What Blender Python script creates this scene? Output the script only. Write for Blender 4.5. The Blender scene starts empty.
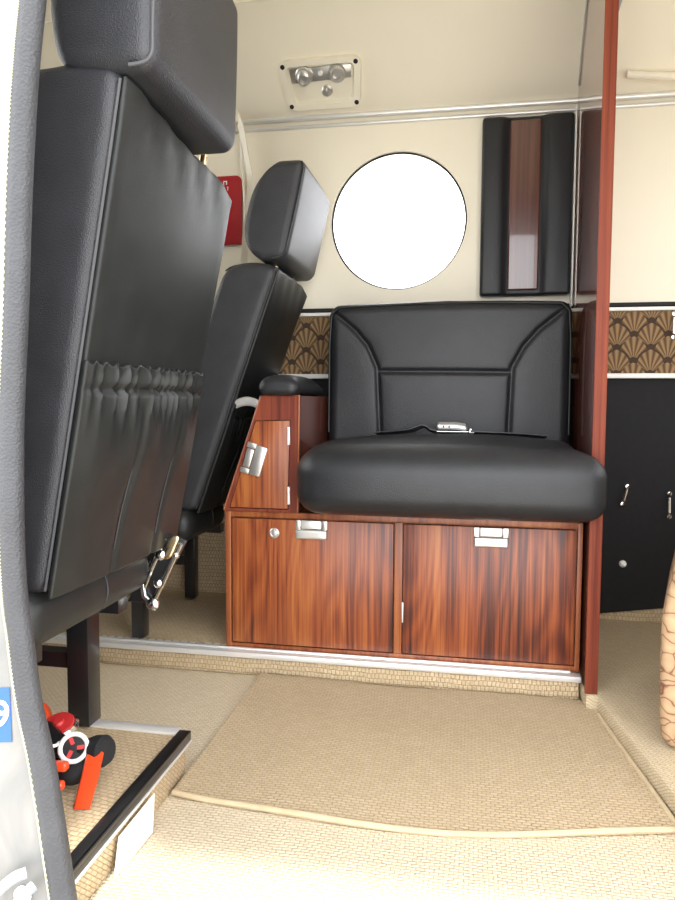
import bpy, bmesh, math, random
from mathutils import Vector, Matrix
random.seed(4)
SC = bpy.context.scene
COL = SC.collection
R = math.radians
V = Vector

# ------------------------------------------------------------------ materials
def new_mat(name):
    m = bpy.data.materials.new(name); m.use_nodes = True
    nt = m.node_tree
    return m, nt, nt.nodes['Principled BSDF']
def N(nt, t, **kw):
    n = nt.nodes.new(t)
    for k, v in kw.items():
        if hasattr(n, k) and k not in ('inputs',): setattr(n, k, v)
    return n
def L(nt, a, b): nt.links.new(a, b)
def val(nt, op, a, b=None, c=None):
    n = nt.nodes.new('ShaderNodeMath'); n.operation = op
    for i, x in enumerate((a, b, c)):
        if x is None: continue
        if isinstance(x, (int, float)): n.inputs[i].default_value = x
        else: nt.links.new(x, n.inputs[i])
    return n.outputs[0]
def ramp(nt, fac, stops):
    n = nt.nodes.new('ShaderNodeValToRGB'); e = n.color_ramp.elements
    while len(e) < len(stops): e.new(0.5)
    for i, (p, c) in enumerate(stops):
        e[i].position = p; e[i].color = (*c, 1)
    nt.links.new(fac, n.inputs[0]); return n.outputs[0]
def coords(nt, scale=(1, 1, 1), rot=(0, 0, 0), rnd=0.0):
    tc = nt.nodes.new('ShaderNodeTexCoord'); mp = nt.nodes.new('ShaderNodeMapping')
    mp.inputs['Scale'].default_value = scale; mp.inputs['Rotation'].default_value = rot
    src = tc.outputs['Object']
    if rnd:
        oi = nt.nodes.new('ShaderNodeObjectInfo'); cx = nt.nodes.new('ShaderNodeCombineXYZ')
        r = val(nt, 'MULTIPLY', oi.outputs['Random'], rnd)
        nt.links.new(r, cx.inputs[0]); nt.links.new(r, cx.inputs[1])
        ad = nt.nodes.new('ShaderNodeVectorMath'); ad.operation = 'ADD'
        nt.links.new(src, ad.inputs[0]); nt.links.new(cx.outputs[0], ad.inputs[1]); src = ad.outputs[0]
    nt.links.new(src, mp.inputs[0]); return mp.outputs[0]
def bump(nt, bs, h, strength=.3, dist=.002):
    b = nt.nodes.new('ShaderNodeBump'); b.inputs['Strength'].default_value = strength
    b.inputs['Distance'].default_value = dist
    nt.links.new(h, b.inputs['Height']); nt.links.new(b.outputs[0], bs.inputs['Normal'])
def simple(name, col, rough=.5, metal=0, coat=0, noise=0, nscale=8):
    m, nt, b = new_mat(name)
    b.inputs['Roughness'].default_value = rough; b.inputs['Metallic'].default_value = metal
    b.inputs['Coat Weight'].default_value = coat
    n = N(nt, 'ShaderNodeTexNoise'); n.inputs['Scale'].default_value = nscale; n.inputs['Detail'].default_value = 5
    L(nt, coords(nt), n.inputs['Vector'])
    k = max(noise, .03)
    L(nt, ramp(nt, n.outputs['Fac'], [(.3, tuple(c*(1-k) for c in col)), (.7, tuple(min(1, c*(1+k)) for c in col))]), b.inputs['Base Color'])
    return m
def leather(name, col, rough=.42, grain=420, strength=.35):
    m, nt, b = new_mat(name)
    v = N(nt, 'ShaderNodeTexVoronoi'); v.inputs['Scale'].default_value = grain
    n = N(nt, 'ShaderNodeTexNoise'); n.inputs['Scale'].default_value = 25; n.inputs['Detail'].default_value = 4
    co = coords(nt); L(nt, co, v.inputs['Vector']); L(nt, co, n.inputs['Vector'])
    h = val(nt, 'ADD', v.outputs['Distance'], val(nt, 'MULTIPLY', n.outputs['Fac'], .8))
    bump(nt, b, h, strength, .0012)
    L(nt, ramp(nt, n.outputs['Fac'], [(.3, tuple(c*.85 for c in col)), (.75, tuple(c*1.2 for c in col))]), b.inputs['Base Color'])
    b.inputs['Roughness'].default_value = rough
    return m
def wood(name, stops, scale=(120, 120, 1.8), coat=.12, rough=.42, band=.5, coatr=.08):
    m, nt, b = new_mat(name)
    a = N(nt, 'ShaderNodeTexNoise'); a.inputs['Scale'].default_value = 1; a.inputs['Detail'].default_value = 7; a.inputs['Roughness'].default_value = .68
    a.inputs['Distortion'].default_value = .35
    L(nt, coords(nt, scale, rnd=7.3), a.inputs['Vector'])
    # broad veneer leaves, wandering slightly
    g = N(nt, 'ShaderNodeTexNoise'); g.inputs['Scale'].default_value = 1; g.inputs['Detail'].default_value = 2; g.inputs['Distortion'].default_value = .4
    L(nt, coords(nt, (13, 13, .7), rnd=5.7), g.inputs['Vector'])
    # cathedral figure: contour lines of a tall smooth field
    c = N(nt, 'ShaderNodeTexNoise'); c.inputs['Scale'].default_value = 1; c.inputs['Detail'].default_value = 1
    L(nt, coords(nt, (9, 9, 1.5), rnd=3.1), c.inputs['Vector'])
    ring = val(nt, 'SINE', val(nt, 'MULTIPLY', c.outputs['Fac'], 95))
    f = val(nt, 'ADD', val(nt, 'MULTIPLY', val(nt, 'SUBTRACT', a.outputs['Fac'], .5), 1.45), val(nt, 'MULTIPLY', ring, .055*band*2))
    f = val(nt, 'ADD', f, val(nt, 'MULTIPLY', val(nt, 'SUBTRACT', g.outputs['Fac'], .5), .8))
    f = val(nt, 'ADD', f, .53)
    L(nt, ramp(nt, f, stops), b.inputs['Base Color'])
    b.inputs['Roughness'].default_value = rough
    b.inputs['Coat Weight'].default_value = coat; b.inputs['Coat Roughness'].default_value = coatr
    return m
def carpet(name, c0, c1, c2, bw=.0115, bh=.0054, rot=0, vert=False):
    m, nt, b = new_mat(name)
    co = coords(nt, (1, 1, 1), (R(90) if vert else 0, 0, R(rot)))
    if not vert:
        sp = N(nt, 'ShaderNodeSeparateXYZ'); L(nt, co, sp.inputs[0]); cb = N(nt, 'ShaderNodeCombineXYZ')
        L(nt, val(nt, 'ADD', sp.outputs[0], sp.outputs[2]), cb.inputs[0]); L(nt, val(nt, 'ADD', sp.outputs[1], sp.outputs[2]), cb.inputs[1]); co = cb.outputs[0]
    wob = N(nt, 'ShaderNodeTexNoise'); wob.inputs['Scale'].default_value = 14; wob.inputs['Detail'].default_value = 3
    L(nt, co, wob.inputs['Vector'])
    mx = N(nt, 'ShaderNodeVectorMath'); mx.operation = 'MULTIPLY_ADD'
    L(nt, wob.outputs['Color'], mx.inputs[0]); mx.inputs[1].default_value = (.010, .010, 0); L(nt, co, mx.inputs[2])
    br = N(nt, 'ShaderNodeTexBrick'); br.inputs['Scale'].default_value = 1
    br.inputs['Brick Width'].default_value = bw; br.inputs['Row Height'].default_value = bh
    br.inputs['Mortar Size'].default_value = .0011; br.inputs['Mortar Smooth'].default_value = 1.0
    br.offset = .5
    br.inputs['Color1'].default_value = (1, 1, 1, 1); br.inputs['Color2'].default_value = (.8, .8, .8, 1); br.inputs['Mortar'].default_value = (.30, .30, .30, 1)
    L(nt, mx.outputs[0], br.inputs['Vector'])
    n = N(nt, 'ShaderNodeTexNoise'); n.inputs['Scale'].default_value = 330; n.inputs['Detail'].default_value = 4
    L(nt, co, n.inputs['Vector'])
    bl = N(nt, 'ShaderNodeRGBToBW'); L(nt, br.outputs['Color'], bl.inputs[0])
    f = val(nt, 'ADD', val(nt, 'MULTIPLY', bl.outputs[0], .62), val(nt, 'MULTIPLY', n.outputs['Fac'], .55))
    L(nt, ramp(nt, f, [(.15, c0), (.6, c1), (.95, c2)]), b.inputs['Base Color'])
    bump(nt, b, f, .75, .004)
    b.inputs['Roughness'].default_value = .95; b.inputs['Specular IOR Level'].default_value = .15
    return m
def fan_fabric(name):
    m, nt, b = new_mat(name)
    tc = N(nt, 'ShaderNodeTexCoord'); sp = N(nt, 'ShaderNodeSeparateXYZ'); L(nt, tc.outputs['Object'], sp.inputs[0])
    x, z = sp.outputs[0], sp.outputs[2]
    W, H = .076, .062
    def lattice(ox, oz):
        u = val(nt, 'MULTIPLY', val(nt, 'SUBTRACT', val(nt, 'FRACT', val(nt, 'ADD', val(nt, 'DIVIDE', x, W), ox)), .5), W)
        w = val(nt, 'MULTIPLY', val(nt, 'FRACT', val(nt, 'ADD', val(nt, 'DIVIDE', z, H), oz)), H)
        th = val(nt, 'ARCTAN2', u, w)
        r = val(nt, 'SQRT', val(nt, 'ADD', val(nt, 'MULTIPLY', u, u), val(nt, 'MULTIPLY', w, w)))
        lim = val(nt, 'SUBTRACT', .0605, val(nt, 'MULTIPLY', val(nt, 'ABSOLUTE', th), .0205))
        inside = val(nt, 'MULTIPLY', val(nt, 'LESS_THAN', r, lim), val(nt, 'LESS_THAN', val(nt, 'ABSOLUTE', th), .92))
        st = val(nt, 'ADD', val(nt, 'MULTIPLY', val(nt, 'COSINE', val(nt, 'MULTIPLY', th, 20)), .42), .62)
        # lighter petals, dark outer rim, dark tip below
        rim = val(nt, 'LESS_THAN', r, val(nt, 'SUBTRACT', lim, .004))
        tip = val(nt, 'GREATER_THAN', r, .008)
        return inside, val(nt, 'MULTIPLY', val(nt, 'MULTIPLY', st, rim), tip)
    ia, sa = lattice(0, 0); ib, sb = lattice(.5, .5)
    f = val(nt, 'ADD', val(nt, 'MULTIPLY', ia, sa), val(nt, 'MULTIPLY', val(nt, 'SUBTRACT', 1, ia), val(nt, 'MULTIPLY', ib, sb)))
    n = N(nt, 'ShaderNodeTexNoise'); n.inputs['Scale'].default_value = 500; L(nt, tc.outputs['Object'], n.inputs['Vector'])
    f = val(nt, 'MULTIPLY', f, val(nt, 'ADD', .7, val(nt, 'MULTIPLY', n.outputs['Fac'], .6)))
    L(nt, ramp(nt, f, [(.05, (.045, .025, .013)), (.4, (.14, .078, .034)), (.95, (.29, .185, .085))]), b.inputs['Base Color'])
    b.inputs['Roughness'].default_value = .85
    return m
def leaf_fabric(name):
    m, nt, b = new_mat(name)
    v = N(nt, 'ShaderNodeTexVoronoi'); v.feature = 'DISTANCE_TO_EDGE'; v.inputs['Scale'].default_value = 30
    wn = N(nt, 'ShaderNodeTexNoise'); wn.inputs['Scale'].default_value = 22; co = coords(nt, (1, 1, 1.3)); L(nt, co, wn.inputs['Vector'])
    mx = N(nt, 'ShaderNodeVectorMath'); mx.operation = 'MULTIPLY_ADD'; L(nt, wn.outputs['Color'], mx.inputs[0]); mx.inputs[1].default_value = (.05, .05, .05); L(nt, co, mx.inputs[2]); L(nt, mx.outputs[0], v.inputs['Vector'])
    L(nt, ramp(nt, v.outputs['Distance'], [(.0, (.10, .04, .025)), (.02, (.22, .11, .06)), (.06, (.36, .235, .13)), (.5, (.46, .32, .19))]), b.inputs['Base Color'])
    b.inputs['Roughness'].default_value = .9
    return m
def worn_metal(name):
    m, nt, b = new_mat(name)
    n = N(nt, 'ShaderNodeTexNoise'); n.inputs['Scale'].default_value = 12; n.inputs['Detail'].default_value = 8; n.inputs['Distortion'].default_value = 2
    L(nt, coords(nt, (1, 1, .6)), n.inputs['Vector'])
    L(nt, ramp(nt, n.outputs['Fac'], [(.25, (.15, .155, .155)), (.5, (.195, .19, .18)), (.75, (.25, .245, .235))]), b.inputs['Base Color'])
    b.inputs['Roughness'].default_value = .38; b.inputs['Metallic'].default_value = .2
    return m
def glass(name):
    m, nt, b = new_mat(name)
    tr = N(nt, 'ShaderNodeBsdfTransparent'); gl = N(nt, 'ShaderNodeBsdfGlossy'); gl.inputs['Roughness'].default_value = .02
    fr = N(nt, 'ShaderNodeFresnel'); fr.inputs['IOR'].default_value = 1.3
    mx = N(nt, 'ShaderNodeMixShader'); L(nt, fr.outputs[0], mx.inputs[0]); L(nt, tr.outputs[0], mx.inputs[1]); L(nt, gl.outputs[0], mx.inputs[2])
    L(nt, mx.outputs[0], nt.nodes['Material Output'].inputs[0])
    return m

def dull(m, s):
    m.node_tree.nodes['Principled BSDF'].inputs['Specular IOR Level'].default_value = s; return m
M = dict(
    leather=leather('black_leather', (.028, .029, .033), .44, 620, .45),
    leather_soft=dull(leather('black_bench_leather', (.013, .014, .016), .40, 520, .3), .42),
    leather_plain=dull(leather('black_smooth_leather', (.016, .0175, .017), .40, 700, .12), .36),
    leather_trim=leather('grey_leather_trim', (.036, .037, .041), .5, 380, .45),
    thread=simple('grey_thread', (.07, .07, .075), .6),
    cream=simple('cream_headliner', (.83, .775, .63), .55, noise=.025, nscale=3),
    cream_band=simple('cream_band', (.84, .80, .69), .5),
    ivory=simple('ivory_plastic', (.82, .77, .63), .42),
    black_metal=simple('black_enamel', (.012, .012, .013), .3, coat=.3),
    black_matt=simple('black_panel_cloth', (.007, .007, .008), .85, noise=.2, nscale=60),
    black_void=simple('black_groove', (.01, .01, .01), .8),
    chrome=simple('chrome', (.80, .80, .80), .16, 1),
    satin=simple('satin_metal', (.66, .65, .62), .34, .85, noise=.05),
    alu=simple('aluminium_rail', (.82, .82, .80), .36, .55),
    brass=simple('brass_post', (.78, .62, .38), .25, 1),
    white_trim=simple('white_trim', (.84, .83, .80), .35),
    paper=simple('white_card_paper', (.84, .82, .80), .6),
    red=simple('red_plastic', (.42, .012, .018), .4, noise=.08),
    orange=simple('orange_red_paint', (.78, .075, .018), .3, coat=.4, noise=.06),
    blue=simple('blue_sticker', (.02, .09, .45), .4),
    white=simple('white_print', (.88, .88, .88), .5),
    cord=simple('grey_cord', (.26, .28, .30), .5),
    worn=worn_metal('scratched_door_metal'),
    wood=wood('rosewood_laminate', [(.16, (.028, .009, .006)), (.34, (.085, .018, .009)), (.48, (.185, .040, .013)), (.64, (.285, .075, .020)), (.85, (.38, .13, .033))]),
    wood_edge=wood('rosewood_edging', [(.2, (.11, .027, .012)), (.5, (.25, .068, .021)), (.8, (.34, .115, .034))], band=.2),
    wood_red=dull(wood('red_brown_edging', [(.2, (.07, .015, .010)), (.5, (.155, .033, .018)), (.8, (.225, .052, .023))], band=.2, rough=.55, coat=.0), .2),
    wood_dark=wood('dark_rosewood_partition', [(.2, (.07, .020, .014)), (.5, (.17, .048, .032)), (.8, (.28, .085, .05))], scale=(10, 90, 1.6), coat=1.0, rough=.25, band=.1, coatr=.03),
    wood_strip=wood('polished_walnut_strip', [(.2, (.04, .012, .009)), (.5, (.085, .027, .019)), (.8, (.135, .045, .028))], scale=(90, 90, 1.4), coat=1.0, rough=.25, band=.12, coatr=.05),
    carpet=carpet('tan_woven_carpet', (.27, .205, .125), (.52, .43, .295), (.68, .585, .43)),
    carpet_mat=carpet('tan_woven_mat', (.20, .14, .075), (.40, .31, .19), (.54, .43, .285), .0118, .0060),
    carpet_diag=carpet('tan_diagonal_carpet', (.25, .185, .105), (.475, .38, .245), (.63, .53, .365), .0115, .0056, 38),
    carpet_riser=carpet('tan_riser_carpet', (.17, .11, .055), (.42, .31, .18), (.62, .50, .33), .008, .010, 0, True),
    carpet_plat=carpet('tan_platform_carpet', (.23, .16, .085), (.43, .325, .195), (.58, .46, .30), .0125, .0072, 8),
    binding=simple('carpet_binding', (.48, .38, .24), .9, noise=.1, nscale=40),
    fan=fan_fabric('brown_fan_fabric'),
    leaf=leaf_fabric('tan_leaf_fabric'),
    bead=simple('pale_yellow_bead', (.46, .46, .28), .5),
    glass=glass('porthole_glass'),
    gauge=simple('red_gauge_face', (.55, .03, .03), .4),
)

# ------------------------------------------------------------------ builders
def link(name, bm, mat, parent=None, root=None, smooth=True, ang=35):
    """one mesh object; vertices come in world metres, the object's origin sits on its thing's base"""
    base = V(root.location) if root else V((0, 0, 0))
    if not root and not parent:
        bm.verts.ensure_lookup_table()
        xs = [v.co for v in bm.verts]
        base = V(((min(c.x for c in xs)+max(c.x for c in xs))/2, (min(c.y for c in xs)+max(c.y for c in xs))/2, min(c.z for c in xs)))
    bmesh.ops.recalc_face_normals(bm, faces=bm.faces)
    for v in bm.verts: v.co -= base
    me = bpy.data.meshes.new(name); bm.to_mesh(me); bm.free()
    mats = mat if isinstance(mat, (list, tuple)) else [mat]
    for m in mats: me.materials.append(m)
    if smooth:
        me.shade_smooth()
        me.set_sharp_from_angle(angle=R(ang))
    o = bpy.data.objects.new(name, me); COL.objects.link(o)
    if parent: o.parent = parent
    elif root: o.parent = root
    else: o.location = base
    return o
def tag(o, label=None, cat=None, group=None, kind=None):
    if label: o['label'] = label
    if cat: o['category'] = cat
    if group: o['group'] = group
    if kind: o['kind'] = kind
    return o
def empty(name, loc, label, cat, group=None):
    o = bpy.data.objects.new(name, None); COL.objects.link(o); o.location = loc
    o.empty_display_size = .05
    return tag(o, label, cat, group)
def struct(name, bm, mat, **k):
    return tag(link(name, bm, mat, **k), kind='structure')
def B(): return bmesh.new()
def box(bm, x0, x1, y0, y1, z0, z1, bev=0, seg=2, mi=0):
    r = bmesh.ops.create_cube(bm, size=1)
    for v in r['verts']:
        v.co = V((x0+(v.co.x+.5)*(x1-x0), y0+(v.co.y+.5)*(y1-y0), z0+(v.co.z+.5)*(z1-z0)))
    if bev:
        es = list({e for v in r['verts'] for e in v.link_edges})
        bmesh.ops.bevel(bm, geom=es, offset=bev, segments=seg, affect='EDGES', profile=.5)
    return bm
def prism(bm, pts, d, bev=0):
    """closed polygon of 3-D points pushed along vector d"""
    vs = [bm.verts.new(p) for p in pts]; f = bm.faces.new(vs)
    ex = bmesh.ops.extrude_face_region(bm, geom=[f])
    nv = [g for g in ex['geom'] if isinstance(g, bmesh.types.BMVert)]
    bmesh.ops.translate(bm, verts=nv, vec=V(d))
    if bev:
        es = list({e for v in vs+nv for e in v.link_edges})
        bmesh.ops.bevel(bm, geom=es, offset=bev, segments=2, affect='EDGES', profile=.5)
    return bm
def tube(bm, pts, r, n=10, closed=False, flat=1.0, cap=True):
    pts = [V(p) for p in pts]; K = len(pts); rings = []
    rs = r if isinstance(r, (list, tuple)) else [r]*K
    up = V((0, 0, 1)); prev = None
    for i, p in enumerate(pts):
        a = pts[(i-1) % K] if (closed or i > 0) else p
        b = pts[(i+1) % K] if (closed or i < K-1) else p
        t = (b-a).normalized()
        if prev is None:
            u = t.cross(up)
            if u.length < 1e-3: u = t.cross(V((1, 0, 0)))
        else: u = prev - t*prev.dot(t)
        u.normalize(); w = t.cross(u); prev = u
        rings.append([bm.verts.new(p+(u*math.cos(2*math.pi*k/n)+w*math.sin(2*math.pi*k/n)*flat)*rs[i]) for k in range(n)])
    for i in range(K if closed else K-1):
        A, C = rings[i], rings[(i+1) % K]
        for k in range(n): bm.faces.new((A[k], A[(k+1) % n], C[(k+1) % n], C[k]))
    if cap and not closed:
        bm.faces.new(rings[0]); bm.faces.new(rings[-1])
    return bm
def smooth_path(pts, n=8):
    pts = [V(p) for p in pts]; out = []
    for i in range(len(pts)-1):
        p0 = pts[max(i-1, 0)]; p1 = pts[i]; p2 = pts[i+1]; p3 = pts[min(i+2, len(pts)-1)]
        for k in range(n):
            t = k/n
            out.append(.5*((2*p1)+(p2-p0)*t+(2*p0-5*p1+4*p2-p3)*t*t+(3*p1-p0-3*p2+p3)*t**3))
    out.append(pts[-1]); return out
def lathe(bm, c, axis, prof, n=28):
    """profile of (distance along axis, radius)"""
    axis = V(axis).normalized(); u = axis.orthogonal().normalized(); w = axis.cross(u); c = V(c); rings = []
    for h, r in prof:
        rings.append([bm.verts.new(c+axis*h+(u*math.cos(2*math.pi*k/n)+w*math.sin(2*math.pi*k/n))*max(r, 1e-5)) for k in range(n)])
    for A, C in zip(rings, rings[1:]):
        for k in range(n): bm.faces.new((A[k], A[(k+1) % n], C[(k+1) % n], C[k]))
    bm.faces.new(rings[0]); bm.faces.new(rings[-1])
    return bm
def softbox(bm, lo, hi, r, seg=(10, 10, 10), fn=None, na=4):
    """rounded box between corners lo and hi with corner radius r, finely gridded, then bent by fn"""
    lo = V(lo); hi = V(hi); c = (lo+hi)/2; h = (hi-lo)/2
    rr = [min(r, h[i]*.999) for i in range(3)]
    ax = []
    for i in range(3):
        inner = h[i]-rr[i]; s = []
        for k in range(na): s.append(inner+rr[i]*math.tan(R(45)*(1-k/na)))
        left = [-q for q in s]; mid = [-inner+2*inner*k/seg[i] for k in range(seg[i]+1)]
        ax.append(left+mid+s[::-1])
    cache = {}
    def vert(p):
        key = tuple(round(q, 6) for q in p)
        if key not in cache:
            q = V(p); inn = V([max(-(h[i]-rr[i]), min(h[i]-rr[i], q[i])) for i in range(3)])
            d = q-inn
            dn = V([d[i]/rr[i] for i in range(3)])
            if dn.length > 1e-9:
                dn.normalize(); q = inn+V([dn[i]*rr[i] for i in range(3)])
            w = c+q
            if fn: w = V(fn(w, V([q[i]/h[i] for i in range(3)])))
            cache[key] = bm.verts.new(w)
        return cache[key]
    for i in range(3):
        j, k = (i+1) % 3, (i+2) % 3
        for s in (-1, 1):
            for a in range(len(ax[j])-1):
                for b in range(len(ax[k])-1):
                    q = []
                    for (aa, bb) in ((a, b), (a+1, b), (a+1, b+1), (a, b+1)):
                        p = [0, 0, 0]; p[i] = s*h[i]; p[j] = ax[j][aa]; p[k] = ax[k][bb]; q.append(vert(p))
                    if len(set(q)) == 4:
                        try: bm.faces.new(q if s > 0 else q[::-1])
                        except ValueError: pass
    return bm
def text_bm(body, size, mtx, extrude=.0004):
    cu = bpy.data.curves.new('txt', 'FONT'); cu.body = body; cu.size = size; cu.extrude = extrude; cu.align_x = 'CENTER'; cu.align_y = 'CENTER'
    cu.offset = size*.012
    o = bpy.data.objects.new('txt', cu); COL.objects.link(o)
    bpy.context.view_layer.update()
    dg = bpy.context.evaluated_depsgraph_get()
    me = bpy.data.meshes.new_from_object(o.evaluated_get(dg)); bm = B(); bm.from_mesh(me); bm.transform(mtx)
    bpy.data.objects.remove(o); bpy.data.curves.remove(cu); bpy.data.meshes.remove(me)
    return bm
def gauss(d, s): return math.exp(-(d/s)**2)
def segdist(px, pz, a, b):
    ax, az = a; bx, bz = b; dx, dz = bx-ax, bz-az
    t = max(0, min(1, ((px-ax)*dx+(pz-az)*dz)/(dx*dx+dz*dz)))
    return math.hypot(px-ax-t*dx, pz-az-t*dz)

# ------------------------------------------------------------------ shell
WY = 1.78                      # inner face of the far wall
XL, XR = -1.9, 1.3
# floor levels
bm = B(); prism(bm, [(XL, .62, 0), (XR, .62, 0), (XR, WY, 0), (XL, WY, 0)], (0, 0, -.03)); struct('floor', bm, M['carpet'], smooth=False)
bm = B(); prism(bm, [(XL, 1.345, .045), (.215, 1.345, .045), (.215, WY, .045), (XL, WY, .045)], (0, 0, -.0445), .004)
for f in bm.faces:
    f.normal_update()
    if abs(f.normal.y) > .6: f.material_index = 1
struct('floor', bm, [M['carpet_plat'], M['carpet_riser']])
bm = B(); prism(bm, [(.218, 1.295, .035), (.238, 1.293, .035), (.285, .96, .035), (.33, .62, .035), (XR, .62, .035), (XR, WY, .035), (.218, WY, .035)], (0, 0, -.034), .006)
struct('floor', bm, M['carpet_diag'])
bm = B(); prism(bm, [(XL, .63, .058), (-.409, .63, .058), (-.409, .962, .058), (XL, .985, .058)], (0, 0, -.058), .003)
struct('floor', bm, M['carpet_plat'])

# far wall with the round port cut through it
WC = (-.181, 1.013); WR = .170
def wall_with_port():
    bm = B(); outer = [(XL, .80), (XR, .80), (XR, 1.30), (XL, 1.30)]
    ov = [bm.verts.new((x, WY, z)) for x, z in outer]
    iv = [bm.verts.new((WC[0]+WR*math.cos(2*math.pi*k/96), WY, WC[1]+WR*math.sin(2*math.pi*k/96))) for k in range(96)]
    es = [bm.edges.new((a, b)) for a, b in zip(ov, ov[1:]+ov[:1])]+[bm.edges.new((a, b)) for a, b in zip(iv, iv[1:]+iv[:1])]
    bmesh.ops.triangle_fill(bm, use_beauty=True, edges=es)
    ex = bmesh.ops.extrude_face_region(bm, geom=list(bm.faces))
    bmesh.ops.translate(bm, verts=[g for g in ex['geom'] if isinstance(g, bmesh.types.BMVert)], vec=(0, .035, 0))
    return bm
struct('wall_far', wall_with_port(), M['cream'])
bm = B(); box(bm, XL, XR, WY+.002, WY+.035, -.03, .80); struct('wall_far', bm, M['black_matt'], smooth=False)
# window: gasket, frame and pane
win = empty('window_1', (WC[0], WY, WC[1]), None, None); tag(win, kind='structure')
bm = B(); ring = [(WC[0]+(WR-.002)*math.cos(2*math.pi*k/80), WY+.012, WC[1]+(WR-.002)*math.sin(2*math.pi*k/80)) for k in range(80)]
tube(bm, ring, .0024, 8, closed=True); link('gasket', bm, M['black_void'], root=win)
bm = B(); lathe(bm, (WC[0], WY+.022, WC[1]), (0, 1, 0), [(0, WR-.001), (.003, WR-.001)], 80); link('pane', bm, M['glass'], root=win, smooth=False)

# ceiling profile (Y, z): leaves the cornice steeply and curves over
CP = [(1.800, 1.262), (1.768, 1.278), (1.735, 1.302), (1.690, 1.346), (1.640, 1.392), (1.57, 1.445), (1.45, 1.50), (1.2, 1.55), (.9, 1.55), (.66, 1.46), (.60, 1.38)]
CPs = smooth_path([(0, y, z) for y, z in CP], 6)
bm = B(); pts = [(XL, p.y, p.z) for p in CPs]+[(XL, p.y, p.z+.03) for p in reversed(CPs)]
prism(bm, pts, (XR-XL, 0, 0)); struct('ceiling', bm, M['cream'], ang=50)
def ceil_z(y):
    for a, b in zip(CPs, CPs[1:]):
        if b.y <= y <= a.y: return a.z+(b.z-a.z)*(a.y-y)/(a.y-b.y)
    return CPs[-1].z
# ceiling seam and cornice rails
bm = B(); box(bm, XL, XR, 1.558, 1.562, ceil_z(1.56)-.0025, ceil_z(1.56)+.006, .001); struct('trim_1', bm, M['ivory'])
bm = B(); tube(bm, [(XL, WY-.010, 1.279), (XR, WY-.010, 1.266)], .0065, 12); struct('trim_2', bm, M['alu'])
bm = B(); tube(bm, [(XL, WY-.003, 1.259), (XR, WY-.003, 1.249)], .0045, 12); struct('trim_3', bm, M['alu'])
# waist band: black groove, white bead, fan cloth, white bead
bm = B(); box(bm, XL, XR, WY-.008, WY+.004, .790, .799, .0015); struct('trim_4', bm, M['black_void'])
bm = B(); box(bm, XL, XR, WY-.012, WY+.004, .779, .788, .003); struct('trim_5', bm, M['white_trim'])
bm = B(); box(bm, XL, XR, WY-.004, WY+.004, .632, .779); struct('trim_6', bm, M['fan'], smooth=False)
bm = B(); box(bm, XL, XR, WY-.012, WY+.004, .620, .632, .003); struct('trim_7', bm, M['white_trim'])
# carpet turned up the wall behind the forward seat and right of the partition
bm = B(); box(bm, XL, -.495, WY-.012, WY+.004, .045, .36, .003); struct('baseboard_far', bm, M['carpet_riser'])
bm = B(); prism(bm, [(.262, WY-.012, .03), (XR, WY-.012, .03), (XR, WY-.012, .11), (.47, WY-.012, .066), (.30, WY-.012, .041), (.262, WY-.012, .0365)], (0, .016, 0), .003)
struct('baseboard_far', bm, M['carpet_riser'])
# cabin ends and the door side
bm = B(); box(bm, XL-.03, XL, .60, WY, -.03, .85); struct('wall_front', bm, M['cream'], smooth=False)
bm = B(); box(bm, XR, XR+.03, .60, WY, -.03, .70); box(bm, XR, XR+.03, .60, .78, .70, 1.56); box(bm, XR, XR+.03, 1.62, WY, .70, 1.56); box(bm, XR, XR+.03, .78, 1.62, 1.36, 1.56); struct('wall_rear', bm, M['cream'], smooth=False)
w3 = empty('added_light_window', (XR, 1.2, .70), None, None); tag(w3, kind='structure')  # unseen opening added in the rear wall to let more light into the cabin
bm = B(); box(bm, XR+.012, XR+.018, .78, 1.62, .70, 1.36); link('pane', bm, M['glass'], root=w3, smooth=False)
bm = B(); box(bm, XR-.004, XR+.03, .78, 1.62, .70, .715); box(bm, XR-.004, XR+.03, .78, 1.62, 1.345, 1.36); box(bm, XR-.004, XR+.03, .78, .795, .715, 1.345); box(bm, XR-.004, XR+.03, 1.605, 1.62, .715, 1.345); link('frame', bm, M['ivory'], root=w3, smooth=False)
w2 = empty('window_2', (XL, 1.2, .85), None, None); tag(w2, kind='structure')
bm = B(); box(bm, XL-.02, XL-.012, .62, WY, .85, 1.44); link('pane', bm, M['glass'], root=w2, smooth=False)
bm = B(); box(bm, XL-.03, XL, .60, .63, .85, 1.4); box(bm, XL-.03, XL, 1.16, 1.19, .85, 1.55); link('frame', bm, M['ivory'], root=w2, smooth=False)
bm = B(); box(bm, XL, XR, .585, .60, 1.22, 1.42); struct('wall_near', bm, M['worn'], smooth=False)
bm = B(); box(bm, .75, XR, .585, .60, -.03, 1.22); struct('wall_near', bm, M['worn'], smooth=False)

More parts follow.
